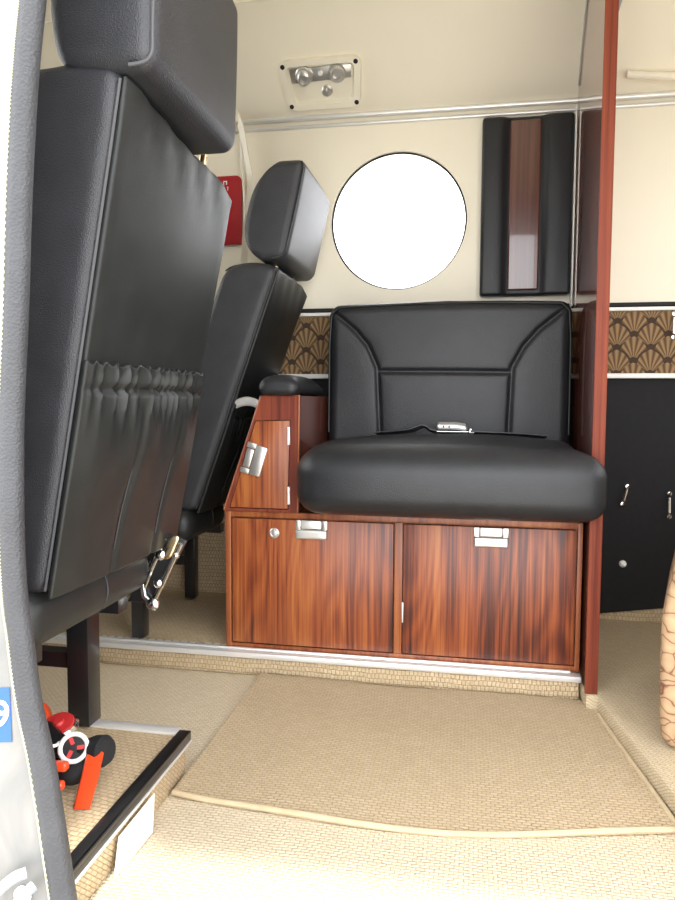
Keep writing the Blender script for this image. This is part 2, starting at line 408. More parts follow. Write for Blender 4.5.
# door jamb: scratched metal skin with a fat padded leather trim along its edge
PC = [(-.372, 1.16), (-.378, 1.05), (-.3868, .974), (-.3932, .923), (-.3994, .880), (-.4053, .829), (-.4123, .746), (-.4191, .636), (-.4250, .560), (-.4274, .513), (-.4289, .426), (-.4269, .367), (-.4229, .334), (-.4150, .268), (-.4016, .202), (-.3850, .085), (-.3786, .037), (-.374, .0)]
path = smooth_path([(x, .60, z) for x, z in PC], 6)
d1 = empty('door_1', (-.6, .60, 0), None, None); tag(d1, kind='structure')
left = [(p.x-.012, .600, p.z) for p in path]
bm = B(); prism(bm, left+[(-1.9, .600, .02), (-1.9, .600, 1.22), (-.40, .600, 1.22)], (0, .012, 0)); link('door_skin', bm, M['worn'], root=d1, smooth=False)
bm = B(); tube(bm, [p+V((0, -.002, 0)) for p in path], [.0110+.0010*max(0, min(1, (.4-p.z)/.3)) for p in path], 18); link('padded_trim', bm, M['leather_trim'], root=d1)
bm = B(); tube(bm, [p+V((-.0124-.0010*max(0, min(1, (.4-p.z)/.3)), -.004, 0)) for p in path], .0022, 8); link('edge_bead', bm, M['bead'], root=d1)
bm = B()
for i in range(0, len(path)-1):
    for k in range(3):
        a = path[i].lerp(path[i+1], k/3); b = path[i].lerp(path[i+1], k/3+.17); off = V((-.0096-.0010*max(0, min(1, (.4-a.z)/.3)), -.0075, 0))
        tube(bm, [a+off, b+off], .0009, 6)
link('stitching', bm, M['thread'], root=d1)
bm = B(); lathe(bm, (-.428, .599, .068), (0, -1, 0), [(0, .009), (.003, .009), (.005, .005), (.006, .001)], 18); link('bolt', bm, M['white_trim'], root=d1)

# sticker with a 9
st = empty('sticker', (-.470, .5995, .228), 'blue square sticker with a white 9 on the scratched door metal', 'sticker')
bm = B(); prism(bm, [(-.4985, .5995, .216), (-.4365, .5995, .224), (-.4375, .5995, .279), (-.4985, .5995, .271)], (0, -.0005, 0)); link('backing', bm, M['blue'], root=st, smooth=False)
bm = text_bm('9', .036, Matrix.Translation((-.4462, .5987, .2510)) @ Matrix.Rotation(R(90), 4, 'X') @ Matrix.Rotation(R(4), 4, 'Z')); link('digit', bm, M['white'], root=st, smooth=False)
# cords
bm = B(); tube(bm, smooth_path([(-.50, .585, .02), (-.462, .583, .062), (-.430, .582, .094), (-.418, .590, .098)], 8), .0055, 10)
tag(link('cord', bm, M['cord']), 'upper of two grey cords below the scratched door metal', 'cord', 'grey cords at the door foot')
bm = B(); tube(bm, smooth_path([(-.47, .583, .01), (-.446, .581, .040), (-.418, .580, .078), (-.410, .590, .086)], 8), .0055, 10)
tag(link('cord', bm, M['cord']), 'lower of two grey cords, nearest the padded door trim', 'cord', 'grey cords at the door foot')

# rail along the step
bm = B(); box(bm, -1.5, .2165, 1.336, 1.344, .0385, .050, .002); box(bm, -1.5, .2165, 1.342, 1.358, .044, .050, .002); box(bm, -1.5, .200, 1.3555, 1.362, .044, .053, .002)
struct('trim_8', bm, M['alu'])
pts = []; x = -1.5
while x < -.50:
    pts += [(x, 1.372, .0465), (x+.004, 1.3795, .0465), (x+.012, 1.3795, .0465), (x+.016, 1.372, .0465)]; x += .0185
bm = B(); prism(bm, [(-1.5, 1.360, .0465)]+pts+[(-.50, 1.360, .0465)], (0, 0, .003)); struct('trim_9', bm, M['alu'], smooth=False)
# edging of the near step
bm = B(); box(bm, -.423, -.404, .63, .972, .0575, .0625, .0015); box(bm, -.408, -.4045, .63, .972, .047, .0625, .001); struct('trim_10', bm, M['black_metal'])
bm = B(); box(bm, -.4065, -.4025, .63, .972, .045, .0485, .001); struct('trim_11', bm, M['alu'])
bm = B(); box(bm, -1.5, -.424, .962, .984, .0565, .0605, .001); struct('trim_12', bm, M['alu'])

# ------------------------------------------------------------------ mats and small floor things
mat_ = empty('floor_mat', (-.08, 1.12, .0), 'tan woven mat with a bound edge lying in the aisle below the wooden cabinet', 'mat')
def mat_z(x, y): return .006+.005*gauss(x+.43, .05)+.0015*math.sin(x*14+y*5)+.004*gauss(y-1.31, .05)
outline = [(-.428, .935), (-.33, .922), (-.20, .917), (-.05, .918), (.08, .925), (.18, .934), (.262, .950), (.255, 1.05), (.245, 1.16), (.232, 1.27), (.214, 1.318), (0, 1.322), (-.2, 1.325), (-.402, 1.328), (-.412, 1.15)]
def mat_mesh():
    bm = B(); nx, ny = 48, 30; g = []
    for j in range(ny+1):
        t = j/ny; row = []
        yl = .935*(1-t)+1.330*t; xl = -.402+.0*t; xr = .281*(1-t)+.232*t
        for i in range(nx+1):
            s = i/nx; x = xl+(xr-xl)*s
            yf = .899-.11*s+.154*s*s+.004*math.sin(s*9)
            y = yf+(1.328-yf)*t
            row.append(bm.verts.new((x, y, mat_z(x, y))))
        g.append(row)
    for j in range(ny):
        for i in range(nx): bm.faces.new((g[j][i], g[j][i+1], g[j+1][i+1], g[j+1][i]))
    edge = [v.co.copy() for v in g[0]]+[r[-1].co.copy() for r in g[1:]]+[v.co.copy() for v in reversed(g[-1][:-1])]+[r[0].co.copy() for r in reversed(g[1:-1])]
    ex = bmesh.ops.extrude_face_region(bm, geom=list(bm.faces))
    for q in ex['geom']:
        if isinstance(q, bmesh.types.BMVert): q.co.z = .0006
    return bm, edge
bm, edge = mat_mesh(); link('pile', bm, M['carpet_mat'], root=mat_, ang=60)
bm = B(); tube(bm, [V((p.x, p.y, p.z-.001)) for p in edge[:75]], .0042, 8); link('binding', bm, M['binding'], root=mat_)
# card propped on the step
bm = B(); prism(bm, [(-.398, .722, .0015), (-.394, .815, .0015), (-.402, .838, .040), (-.4035, .745, .038)], (.0012, 0, .0002))
tag(link('card', bm, M['paper'], smooth=False), 'blank white card propped against the near carpeted step', 'card')

# ------------------------------------------------------------------ aircraft seats
def make_seat(base, label, y0, y1, zb, zt, xb, xt, th, hz0, hz1, hxo, hth, hdx, pk_top, leg_z, legs, pocket_amp, grp, tilt=.0, hy=.0, hb0=.030, hb1=.018):
    root = empty('passenger_seat', base, label, 'seat', grp)
    H = zt-zb; W = y1-y0; yc = (y0+y1)/2
    lean = lambda z: xb+(xt-xb)*(z-zb)/H
    def bent(p, q):
        s = max(0, (p.z-zb)/H)
        x = p.x+lean(p.z)
        if q.x > 0: x += .006*(1-q.y**2)*(1-q.z**2)
        # small pull wrinkles under the head cushion
        if q.x > 0: x += .0022*math.sin((p.y-y0)*95+ p.z*40)*gauss(p.z-zt, .06)
        if q.y < -.9: pass
        z = p.z+.010*(1-((p.x+th/2)/(th/2))**2)*max(0, q.z)+tilt*max(0, -q.y)*s-.014*max(0, q.y)**5*max(0, q.z)-max(0, -q.x)**4*max(0, q.z)**2*.016
        return (x, p.y, z)
    bm = B(); softbox(bm, (-th, y0, zb), (0, y1, zt), .020, (8, 22, 30), bent)
    back = link('backrest', bm, M['leather'], root=root, ang=70)
    # welted seams round the rear panel
    bm = B(); e = .0045
    pts = [(lean(zb+k/16*(H-.02)+.006)-.0045+.001, y0+.0055, zb+.006+k/16*(H-.02+tilt*k/16)) for k in range(17)]
    tube(bm, pts, .0019, 8)
    tube(bm, [(lean(zt)-.006-th*.9*k/12, y0+.012+.002*math.sin(k), zt+tilt-.0040+.010*(1-((-th*.9*k/12+th/2)/(th/2))**2)-.016*max(0, (.9*k/6-1))**4) for k in range(13)], .0016, 6)
    link('piping', bm, M['thread'] if y0 < 1 else M['leather_plain'], parent=back, root=root)
    # smooth rear panel
    bm = B(); softbox(bm, (-.006, y0+.009, zb+.012), (.0035, y1-.016, zt-.008), .0035, (2, 18, 26), lambda p, q: (p.x+lean(p.z)+.006*(1-q.y**2)*(1-q.z**2)+(.0018*math.sin((p.y-y0)*95+p.z*40)*gauss(p.z-zt, .05) if q.x > 0 else 0), p.y, p.z+tilt*max(0, -q.y)*max(0, (p.z-zb)/H)-.018*max(0, q.y)**4*max(0, q.z)), 2)
    link('rear_panel', bm, M['leather_plain'], root=root, ang=60)
    # ruched pocket
    bandh = .031
    def pk(p, q):
        s = (p.y-y0)/W; d = pk_top-p.z; sw = 1-(2*s-1)**6      # sewn down along both sides
        x = p.x+lean(p.z)+.006*(1-q.y**2)*.6
        if q.x > 0:
            ph = s*104+3*math.sin(s*11)+1.2*math.sin(s*23)
            fold = 1.2-2.0*abs(math.sin(ph/2))**.7+.4*math.sin(s*57)
            if d < bandh: x += pocket_amp*sw*(.0048*fold*math.sin(math.pi*min(1, max(0.15, d/bandh)))+.006)
            else:
                k = (d-bandh)
                x += pocket_amp*sw*(.0042*fold*gauss(k, .035)+.012*math.exp(-((k-.06)/.075)**2)*(1-(2*s-1)**4)+.0045*math.sin(s*19+.6-k*6)*gauss(k-.04, .08)+.004)
                x -= pocket_amp*.004*(gauss(s-.36, .02)+gauss(s-.70, .02))*min(1, k/.03)
            x -= pocket_amp*sw*.006*gauss(d-bandh, .0035)
        z = p.z+(.0022*math.sin(s*104+3*math.sin(s*11)) if d < .012 else 0)
        return (x, p.y, z)
    bm = B(); softbox(bm, (.0, y0+.004, zb-.004), (.006, y1-.008, pk_top), .0028, (1, 150, 64), pk, 2)
    pocket = link('back_pocket', bm, M['leather_plain'], root=root, ang=60)
    for s in (.36, .70):
        bm = B(); tube(bm, [(lean(z)+.006*.6+.0075+pocket_amp*.0105*math.exp(-((pk_top-z-bandh-.06)/.075)**2), y0+W*s, z) for z in [zb+.03+k*(pk_top-bandh-.02-zb-.03)/14 for k in range(15)]], .0009, 6)
        link('pocket_seam', bm, M['leather'], parent=pocket, root=root)
    # headrest
    hh = hz1-hz0
    def hb(p, q):
        s = (p.z-hz0)/hh
        x = p.x+xt+hxo+hdx*s
        if q.x < 0: x += hb0*(abs(q.z)**2.6)*(-q.x)
        if q.x > 0: x += .006*(1-q.y**2)*(1-q.z**2)
        return (x, p.y-.020*max(0, q.y)*(1-s)**2*0, p.z-.012*max(0, q.y)**3*max(0, q.z)+hb1*max(0, -q.x)*max(0, -q.z)-.022*max(0, -q.x)**2*max(0, q.z)**3)
    bm = B(); softbox(bm, (-hth, y0-.004, hz0), (0, y1-hy, hz1), .020, (8, 18, 14), hb, 6)
    hr = link('headrest', bm, M['leather'], root=root, ang=70)
    bm = B(); tube(bm, smooth_path([(xt+hxo-.028, y0-.003, hz0+.003), (xt+hxo-.006, y0+.002, hz0+.012), (xt+hxo-.004+hdx*.25, y0+.0025, hz0+.05), (xt+hxo-.004+hdx*.9, y0+.0025, hz1-.03), (xt+hxo-.010+hdx, y0+.002, hz1-.006)], 6), .0022, 8)
    link('piping', bm, M['thread'] if y0 < 1 else M['leather_plain'], parent=hr, root=root)
    for yy in (y0+W*.26, y0+W*.80):
        bm = B(); tube(bm, [(xt-.030, yy, zt-.03), (xt-.022, yy, hz0+.03)], .0060, 12); link('headrest_post', bm, M['brass'], root=root)
    # seat cushion ending in a roll below the back
    bm = B(); softbox(bm, (xb-.47, y0-.02, zb-.070), (xb-.006, y1-.062, zb+.006), .033, (16, 12, 2), lambda p, q: (p.x, p.y, p.z+.012*(1-q.x**2)*(1-q.y**2)*(q.z > 0)), 5)
    cu = link('seat_cushion', bm, M['leather_plain'], root=root, ang=70)
    bm = B(); tube(bm, [(xb-.006-.033+.034*math.cos(a), y0+W*.42, zb-.032+.0385*math.sin(a)) for a in [R(-80+10*k) for k in range(17)]], .0014, 6)
    link('cushion_seam', bm, M['leather'], parent=cu, root=root)
    # metal base
    bm = B(); zf = zb-.0715
    for yy in (legs[0][1], legs[1][1]): box(bm, xb-.42, xb-.035, yy-.014, yy+.014, zf-.022, zf)
    box(bm, xb-.12, xb-.09, legs[0][1], legs[1][1], zf-.022, zf)
    link('base_frame', bm, M['black_metal'], root=root, ang=30)
    for (lx, ly, tw, sl) in legs:
        bm = B(); box(bm, lx-tw/2, lx+tw/2, ly-tw/2, ly+tw/2, leg_z, zf-.001, .002)
        for v in bm.verts: v.co.x += sl*(v.co.z-leg_z)
        link('leg', bm, M['black_metal'], root=root, ang=30)
    ly = legs[0][1] if legs[0][1] > legs[1][1] else legs[1][1]
    bm = B(); zz = leg_z+.45*(zf-leg_z)
    prism(bm, [(legs[2][0], ly-.012, zz+.022), (legs[0][0], ly-.012, zz+.022), (legs[0][0], ly-.012, zz-.012), (legs[0][0]-.01, ly-.012, zz-.002), (legs[2][0], ly-.012, zz-.002)], (0, .024, 0))
    link('cross_bar', bm, M['black_metal'], root=root, ang=30)
    # recliner linkage at the aisle-side corner
    if y0 < 1:
        hx, hyy, hz = xb+.004, y1-.060, zb-.020
        bm = B(); prism(bm, [(hx-.050, hyy, hz-.062), (hx-.012, hyy, hz-.062), (hx+.034, hyy, hz+.022), (hx+.004, hyy, hz+.034), (hx-.020, hyy, hz-.012)], (0, .006, 0), .0015)
        hinge = link('recliner_bracket', bm, M['black_metal'], root=root, ang=30)
        bm = B()
        tube(bm, [(hx-.030, hyy-.004, hz-.010), (hx-.024, hyy-.004, hz-.052), (hx-.010, hyy-.004, hz-.064)], .004, 10)
        tube(bm, [(hx+.028, hyy-.004, hz+.020), (hx+.004, hyy-.004, hz-.030), (hx-.013, hyy-.004, hz-.062)], .0034, 10)
        tube(bm, [(hx+.006, hyy-.004, hz+.026), (hx-.014, hyy-.004, hz-.018), (hx-.026, hyy-.004, hz-.046)], .0030, 10)
        link('recliner_rod', bm, M['chrome'], parent=hinge, root=root)
        for (dx, dz, rr) in ((-.030, -.008, .008), (-.004, -.034, .006), (-.012, -.062, .0085), (.000, .004, .007), (.022, .004, .004)):
            bm = B(); lathe(bm, (hx+dx, hyy-.002, hz+dz), (0, -1, 0), [(0, rr), (.005, rr), (.008, rr*.6), (.009, rr*.2)], 14); link('bolt', bm, M['chrome'], parent=hinge, root=root)
        bm = B(); softbox(bm, (-.007, -.004, -.016), (.007, .002, .016), .0065, (2, 2, 4), None, 4)
        for v in bm.verts: v.co = V((v.co.x+v.co.z*.45+hx+.014, v.co.y+hyy-.004, v.co.z+hz+.014))
        link('slot_cap', bm, M['brass'], parent=hinge, root=root)
        for o in [hinge]+list(hinge.children):
            for v in o.data.vertices:
                wx, wz = v.co.x+base[0], v.co.z+base[2]
                v.co.x = hx+(wx-hx)*1.22-base[0]; v.co.z = hz+(wz-hz)*1.22-base[2]
    return root
near = make_seat((-.66, .89, .0605), 'large black leather seat with ruched back pocket nearest the padded door trim',
    .720, 1.088, .333, .900, -.478, -.370, .145, .914, 1.13, .036, .128, .006, .604, .0605,
    [(-.580, .972, .036, 0), (-.580, .752, .036, 0), (-.89, .972, .036, 0), (-.89, .752, .036, 0)], 1.0, 'black leather passenger seats', .022, .092, .016, .008)
far = make_seat((-.76, 1.58, .0505), 'black leather seat standing forward of the wooden cabinet, beside the far wall',
    1.440, 1.725, .318, .846, -.583, -.397, .125, .857, 1.062, .016, .108, .044, .556, .0505,
    [(-.692, 1.388, .028, 0), (-.702, 1.700, .028, 0), (-.95, 1.388, .028, 0), (-.95, 1.700, .028, 0)], .55, 'black leather passenger seats')
# recline lever showing past the armrest
bm = B(); softbox(bm, (-.030, -.006, -.010), (.032, .006, .010), .006, (8, 2, 3), None, 3)
for v in bm.verts:
    v.co = V((v.co.x-.470, v.co.y+1.455, v.co.z+.551+.010*(1-(v.co.x/.03)**2)))
link('recline_lever', bm, M['alu'], root=far)

# ------------------------------------------------------------------ cabinet below the bench
CF = 1.364
cab = empty('storage_cabinet', (-.134, 1.56, .05), 'rosewood cabinet with two latched doors below the black bench', 'cabinet')
bm = B(); box(bm, -.487, .2155, CF+.012, 1.74, .050, .334); link('body', bm, M['wood_edge'], root=cab, smooth=False)
bm = B()
box(bm, -.488, -.4765, CF, CF+.014, .050, .336, .001); box(bm, .2075, .2165, CF, CF+.014, .050, .336, .001)
box(bm, -.138, -.1225, CF+.0003, CF+.014, .060, .324, .001)
box(bm, -.477, .208, CF+.0002, CF+.014, .3245, .336, .001); box(bm, -.477, .208, CF+.0002, CF+.014, .050, .0595, .001)
link('face_frame', bm, M['wood_edge'], root=cab, ang=30)
def latch(parent, root, x, z, w=.0325, h=.038):
    bm = B(); box(bm, x-w, x-w*.68, CF-.006, CF, z, z+h*.5, .0015); box(bm, x+w*.68, x+w, CF-.006, CF, z, z+h*.5, .0015)
    softbox(bm, (x-w, CF-.010, z-h*.5), (x+w, CF-.001, z+h*.02), .004, (4, 1, 3)); o = link('latch', bm, M['satin'], parent=parent, root=root)
    bm = B(); box(bm, x-w*.64, x+w*.64, CF-.0085, CF-.001, z+h*.05, z+h*.5, .002); link('latch_flap', bm, M['alu'], parent=parent, root=root)
bm = B(); box(bm, -.4735, -.1405, CF-.001, CF+.0095, .0622, .3215, .0012)
dA = link('door', bm, M['wood'], root=cab, ang=30)
bm = B(); box(bm, -.1200, .2045, CF-.001, CF+.0095, .0622, .3215, .0012)
dB = link('door', bm, M['wood'], root=cab, ang=30)
latch(dA, cab, -.3055, .3035); latch(dB, cab, .0475, .3025)
bm = B(); lathe(bm, (-.3835, CF, .2935), (0, -1, 0), [(0, .0105), (.003, .0105), (.0045, .0085), (.0045, .007), (.003, .0065), (.0036, .003), (.0036, .0004)], 24); link('lock', bm, M['satin'], parent=dA, root=cab)
bm = B(); box(bm, -.1222, -.1195, CF-.003, CF+.002, .125, .165, .0006); link('hinge', bm, M['alu'], parent=dB, root=cab)

# ------------------------------------------------------------------ armrest console
arm = empty('armrest_console', (-.41, 1.5, .337), 'wedge shaped rosewood console with padded black top at the left end of the bench', 'armrest')
bm = B(); prism(bm, [(-.489, CF+.004, .3375), (-.334, CF+.004, .3375), (-.331, CF+.004, .572), (-.409, CF+.004, .570)], (0, .30, 0)); link('body', bm, M['wood_dark'], root=arm, smooth=False)
bm = B()
A_ = [(-.490, .3370), (-.333, .3370), (-.330, .5735), (-.410, .5715)]
I_ = [(-.478, .3425), (-.3525, .3425), (-.3485, .5245), (-.4225, .5225)]
for k in range(4):
    a, b = A_[k], A_[(k+1) % 4]; c, d = I_[(k+1) % 4], I_[k]
    prism(bm, [(a[0], CF-.004, a[1]), (b[0], CF-.004, b[1]), (c[0], CF-.004, c[1]), (d[0], CF-.004, d[1])], (0, .0075, 0))
link('face_frame', bm, M['wood_red'], root=arm, smooth=False)
bm = B(); tube(bm, [(-.490, CF-.0045, .338), (-.4105, CF-.0045, .5715), (-.331, CF-.0045, .5735), (-.334, CF-.0045, .338)], .0016, 6); link('edge_bead', bm, M['wood_edge'], root=arm)
bm = B(); prism(bm, [(-.4765, CF-.0045, .3445), (-.3548, CF-.0045, .3445), (-.3505, CF-.0045, .5225), (-.4215, CF-.0045, .5205)], (0, .007, 0), .001); da = link('door', bm, M['wood'], root=arm, ang=30)
def rot2(x, z, a, c): return (c[0]+x*math.cos(a)-z*math.sin(a), c[1]+x*math.sin(a)+z*math.cos(a))
def plate(bm, c, a, x0, x1, z0, z1, y0, y1, bev):
    prism(bm, [(p[0], y0, p[1]) for p in (rot2(x0, z0, a, c), rot2(x1, z0, a, c), rot2(x1, z1, a, c), rot2(x0, z1, a, c))], (0, y1-y0, 0), bev)
lc = (-.4235, .443); la = R(-17)
bm = B(); plate(bm, lc, la, -.003, .021, -.031, .031, CF-.012, CF-.004, .003); plate(bm, lc, la, -.022, -.003, -.032, -.021, CF-.012, CF-.004, .001); plate(bm, lc, la, -.022, -.003, .021, .032, CF-.012, CF-.004, .001); link('latch', bm, M['satin'], parent=da, root=arm)
bm = B(); plate(bm, lc, la, -.020, -.0045, -.0195, .0195, CF-.011, CF-.004, .002); link('latch_flap', bm, M['satin'], parent=da, root=arm)
for zz in (.492, .372):
    bm = B(); box(bm, -.3545, -.3495, CF-.010, CF-.003, zz-.018, zz+.018, .0012); link('hinge', bm, M['alu'], parent=da, root=arm)
bm = B(); softbox(bm, (-.414, CF-.022, .5745), (-.3295, 1.605, .608), .019, (8, 20, 3), lambda p, q: (p.x, p.y, p.z+.008*(1-q.x**2)*(q.z > 0)-.014*max(0, q.y)**2*(q.z > 0)-.006*max(0, -q.y)**6), 5)
pad = link('armrest_pad', bm, M['leather_soft'], root=arm, ang=70)

# ------------------------------------------------------------------ bench
bench = empty('bench_seat', (-.04, 1.52, .337), 'wide black leather bench with stitched back on top of the wooden cabinet', 'bench')
CT = .477
def cush(p, q):
    x, y, z = p
    if q.z > 0: z += .020*(1-q.x**2)*(1-q.y**2)+.004*math.sin(x*23)*gauss(q.y-.6, .5)*.4
    if q.y < 0:
        y += .022*abs(q.x)**4.0*(-q.y)          # rounded plan
        y -= .010*(1-q.z**2)*(1-q.x**2)*(-q.y)
        z -= .016*max(0, q.z)*(-q.y)**4*abs(q.x)**4
    x += -.010*q.x*max(0, q.y)
    if q.z < 0 and q.y < -.3: z += .011*min(1, (-q.y-.3)/.5)*(-q.z)
    # gathered corner creases
    if q.z > 0: z -= .005*gauss(abs(q.x)-.86+.10*(q.y), .025)*gauss(q.y+.2, .5)
    k = max(0, min(1, (1.290-y)/.022)); xm = .2155+.0345*k*k*(3-2*k)
    if x > xm-.03: x = xm-.03+(x-xm+.03)*(.03-(.252-xm))/.03 if xm < .252 else x
    k = max(0, min(1, (1.355-y)/.022)); xn = -.3265-.02*k
    return (max(x, xn), y, z)
bm = B(); softbox(bm, (-.320, 1.238, .3385), (.254, 1.6095, CT), .047, (50, 34, 4), cush, 8)
cu = link('seat_cushion', bm, M['leather_soft'], root=bench, ang=80)
bx0, bx1, bz0, bz1 = -.3265, .2240, .40, .787
S1 = [((-.319, .774), (-.262, .725)), ((-.262, .725), (-.232, .690)), ((-.232, .690), (-.209, .640)), ((-.209, .640), (-.199, .46)),
      ((.215, .774), (.152, .722)), ((.152, .722), (.120, .685)), ((.120, .685), (.0945, .638)), ((.0945, .638), (.0885, .46)),
      ((-.209, .631), (.0945, .628))]
def backf(p, q):
    x, y, z = p
    if q.y < 0:
        d = min(segdist(x, z, a, b) for a, b in S1)
        fy = -q.y
        y += fy*(.0062*gauss(d, .0052)+.0022*gauss(d, .02))
        y -= fy*.007*(1-q.x**2)*(1-q.z**2)
    y += .012*(z-bz0)/(bz1-bz0)
    if q.z > 0: z += .006*(1-q.x**2)*q.z
    return (x, y, z)
bm = B(); softbox(bm, (bx0, 1.612, bz0), (bx1, 1.745, bz1), .026, (180, 5, 120), backf, 5)
bb = link('backrest', bm, M['leather_soft'], root=bench, ang=80)
bm = B()
tube(bm, [(bx0+.004, 1.618, .49), (bx0+.004, 1.6255, .70), (bx0+.008, 1.628, .765), (bx0+.024, 1.629, .7815), (-.05, 1.630, .789), (bx1-.024, 1.629, .7815), (bx1-.008, 1.628, .765), (bx1-.004, 1.6255, .70), (bx1-.004, 1.618, .49)], .0022, 8)
link('piping', bm, M['leather_plain'], parent=bb, root=bench)

# lap belt lying at the back of the cushion
belt = empty('lap_belt', (-.03, 1.585, .478), 'black lap belt with a bright metal buckle lying on the bench cushion', 'seat belt')
bm = B(); pth = smooth_path([(-.205, 1.606, .4835), (-.16, 1.590, .4875), (-.125, 1.572, .4925), (-.098, 1.568, .502), (-.080, 1.566, .493), (-.060, 1.563, .4905)], 8)
def ribbon(bm, pts, w, t):
    ring = []
    for i, p in enumerate(pts):
        a = pts[max(i-1, 0)]; b = pts[min(i+1, len(pts)-1)]; tn = (b-a).normalized(); s = tn.cross(V((0, .25, 1))).normalized(); n = s.cross(tn).normalized()
        ring.append([bm.verts.new(p+s*w*u+n*t*v) for u, v in ((-.5, -.5), (.5, -.5), (.5, .5), (-.5, .5))])
    for A, C in zip(ring, ring[1:]):
        for k in range(4): bm.faces.new((A[k], A[(k+1) % 4], C[(k+1) % 4], C[k]))
    bm.faces.new(ring[0]); bm.faces.new(ring[-1])
ribbon(bm, pth, .030, .0022)
ribbon(bm, smooth_path([(.004, 1.563, .4905), (.05, 1.572, .488), (.11, 1.588, .4855), (.17, 1.603, .480)], 8), .030, .0022)
link('strap', bm, M['thread'], root=belt, ang=30)
bm = B(); softbox(bm, (-.068, 1.548, .4905), (.002, 1.580, .4935), .0015, (6, 4, 1)); bu = link('buckle', bm, M['chrome'], root=belt)
bm = B(); softbox(bm, (-.067, 1.546, .4965), (-.002, 1.580, .5085), .005, (6, 4, 2), lambda p, q: (p.x, p.y, p.z-.004*max(0, q.x)**2+(.004 if q.y > 0 else 0))); link('buckle_cover', bm, M['alu'], parent=bu, root=belt)
bm = B(); box(bm, .002, .014, 1.556, 1.572, .4875, .4945, .0015); box(bm, .004, .008, 1.560, 1.566, .4935, .4985, .001); link('tongue', bm, M['chrome'], parent=bu, root=belt)
bm = B()
for xx in (-.052, -.040): lathe(bm, (xx, 1.5458, .503), (0, -1, 0), [(0, .0022), (.0008, .0022)], 10)
link('rivet', bm, M['black_void'], parent=bu, root=belt)

for o in belt.children_recursive:
    for v in o.data.vertices: v.co.z += .005

# ------------------------------------------------------------------ partition
part = empty('partition', (.232, 1.54, .035), 'tall glossy rosewood partition at the right end of the bench', 'partition')
ys = [1.300+.4745*k/14 for k in range(15)]
px = lambda y: .2175+(y-1.30)*.047
prof = [(1.300, .0355), (1.7745, .0460)]+[(y, ceil_z(y)-.0015 if y < 1.765 else 1.2765) for y in reversed(ys)]
bm = B(); prism(bm, [(px(y)+.001, y, z) for y, z in prof], (.0185, 0, 0))
link('panel', bm, M['wood_dark'], root=part, smooth=False)
bm = B(); box(bm, .2165, .2385, 1.2965, 1.301, .0355, ceil_z(1.30)-.002, .001); link('edge_banding', bm, M['wood_red'], root=part, ang=30)
bm = B(); tube(bm, [(px(y)-.0005, y, ceil_z(y)-.006) for y in reversed(ys) if y < 1.75], .0025, 6); link('ceiling_bead', bm, M['satin'], root=part)
bm = B(); prism(bm, [(.2385, 1.335, 1.215), (.2385, 1.335, 1.40), (.290, 1.335, 1.40)], (0, .012, 0)); link('corner_gusset', bm, M['cord'], root=part, smooth=False)
# white strip modelled in place of the bright wall gap and its reflection
bm = B(); box(bm, .2335, .2365, 1.7425, 1.7675, .792, 1.250, .0004); box(bm, .2350, .2368, 1.7300, 1.7675, .789, .7925, .0004)
tag(link('reflection_strip', bm, M['white_trim'], smooth=False), 'thin white strip standing in for bright wall and its reflection between quilted panel and partition', 'painted reflection')

# padded panel with a wood inlay
pp = empty('padded_panel', (.125, 1.775, .818), 'black padded wall panel with a glossy wood strip, right of the round window', 'panel')
def padf(p, q):
    x, y, z = p
    if q.y < 0:
        y += .009*(1-1/(1+math.exp(-(abs(x-.1225)-.046)/.004)))
        y -= .004*(1-q.z**4)*gauss(abs(x-.1225)-.075, .03)
    return (x, y, z)
bm = B(); softbox(bm, (.022, 1.748, .818), (.2320, 1.7795, 1.2385), .008, (60, 3, 26), padf, 4); link('padding', bm, M['leather_soft'], root=pp, ang=70)
bm = B(); softbox(bm, (.087, 1.7500, .8305), (.1585, 1.7620, 1.2275), .004, (3, 2, 3), None, 4); link('wood_strip', bm, M['wood_strip'], root=pp)

# ------------------------------------------------------------------ overhead service unit
cy0, cz0 = 1.7075, 1.3285
un = empty('overhead_service_unit', (-.360, cy0, cz0), 'ivory overhead panel with two air nozzles on the curved ceiling', 'air vent panel')
tdir = V((0, -.70, .714)).normalized(); ndir = V((0, -.714, -.70)).normalized()
MX = Matrix((( 1, tdir.x, ndir.x, -.360), (0, tdir.y, ndir.y, cy0), (0, tdir.z, ndir.z, cz0), (0, 0, 0, 1)))
def lput(bm, dz=0): bm.transform(MX @ Matrix.Translation((0, 0, dz))); return bm
def rrect(w, h, r, z, bow=0, n=6):
    out = []
    for cx, cy, a0 in ((w-r, h-r, 0), (-w+r, h-r, 90), (-w+r, -h+r, 180), (w-r, -h+r, 270)):
        for k in range(n+1):
            a = R(a0+90*k/n); x = cx+r*math.cos(a); y = cy+r*math.sin(a)
            out.append((x*(1+.07*(y/h)), y+bow*(1-(x/w)**2)*(1 if y > 0 else -1), z))
    return out
def rings_bm(rings, cap0=False, cap1=True):
    bm = B(); vs = [[bm.verts.new(p) for p in r] for r in rings]; n = len(vs[0])
    for A, C in zip(vs, vs[1:]):
        for k in range(n): bm.faces.new((A[k], A[(k+1) % n], C[(k+1) % n], C[k]))
    if cap0: bm.faces.new(vs[0])
    if cap1: bm.faces.new(vs[-1])
    return bm
bm = rings_bm([rrect(.096, .057, .022, -.012, .004), rrect(.096, .057, .022, .006, .004), rrect(.094, .055, .021, .013, .004), rrect(.079, .044, .012, .013, .003), rrect(.074, .039, .012, .001, .003)])
link('housing', lput(bm), M['ivory'], root=un, ang=40)
bm = B(); prism(bm, [(-.074, .004, .0015), (.072, .009, .0015), (.075, .038, .0015), (-.075, .038, .0015)], (0, 0, .004), .001); mp = link('metal_plate', lput(bm), M['satin'], root=un, ang=30)
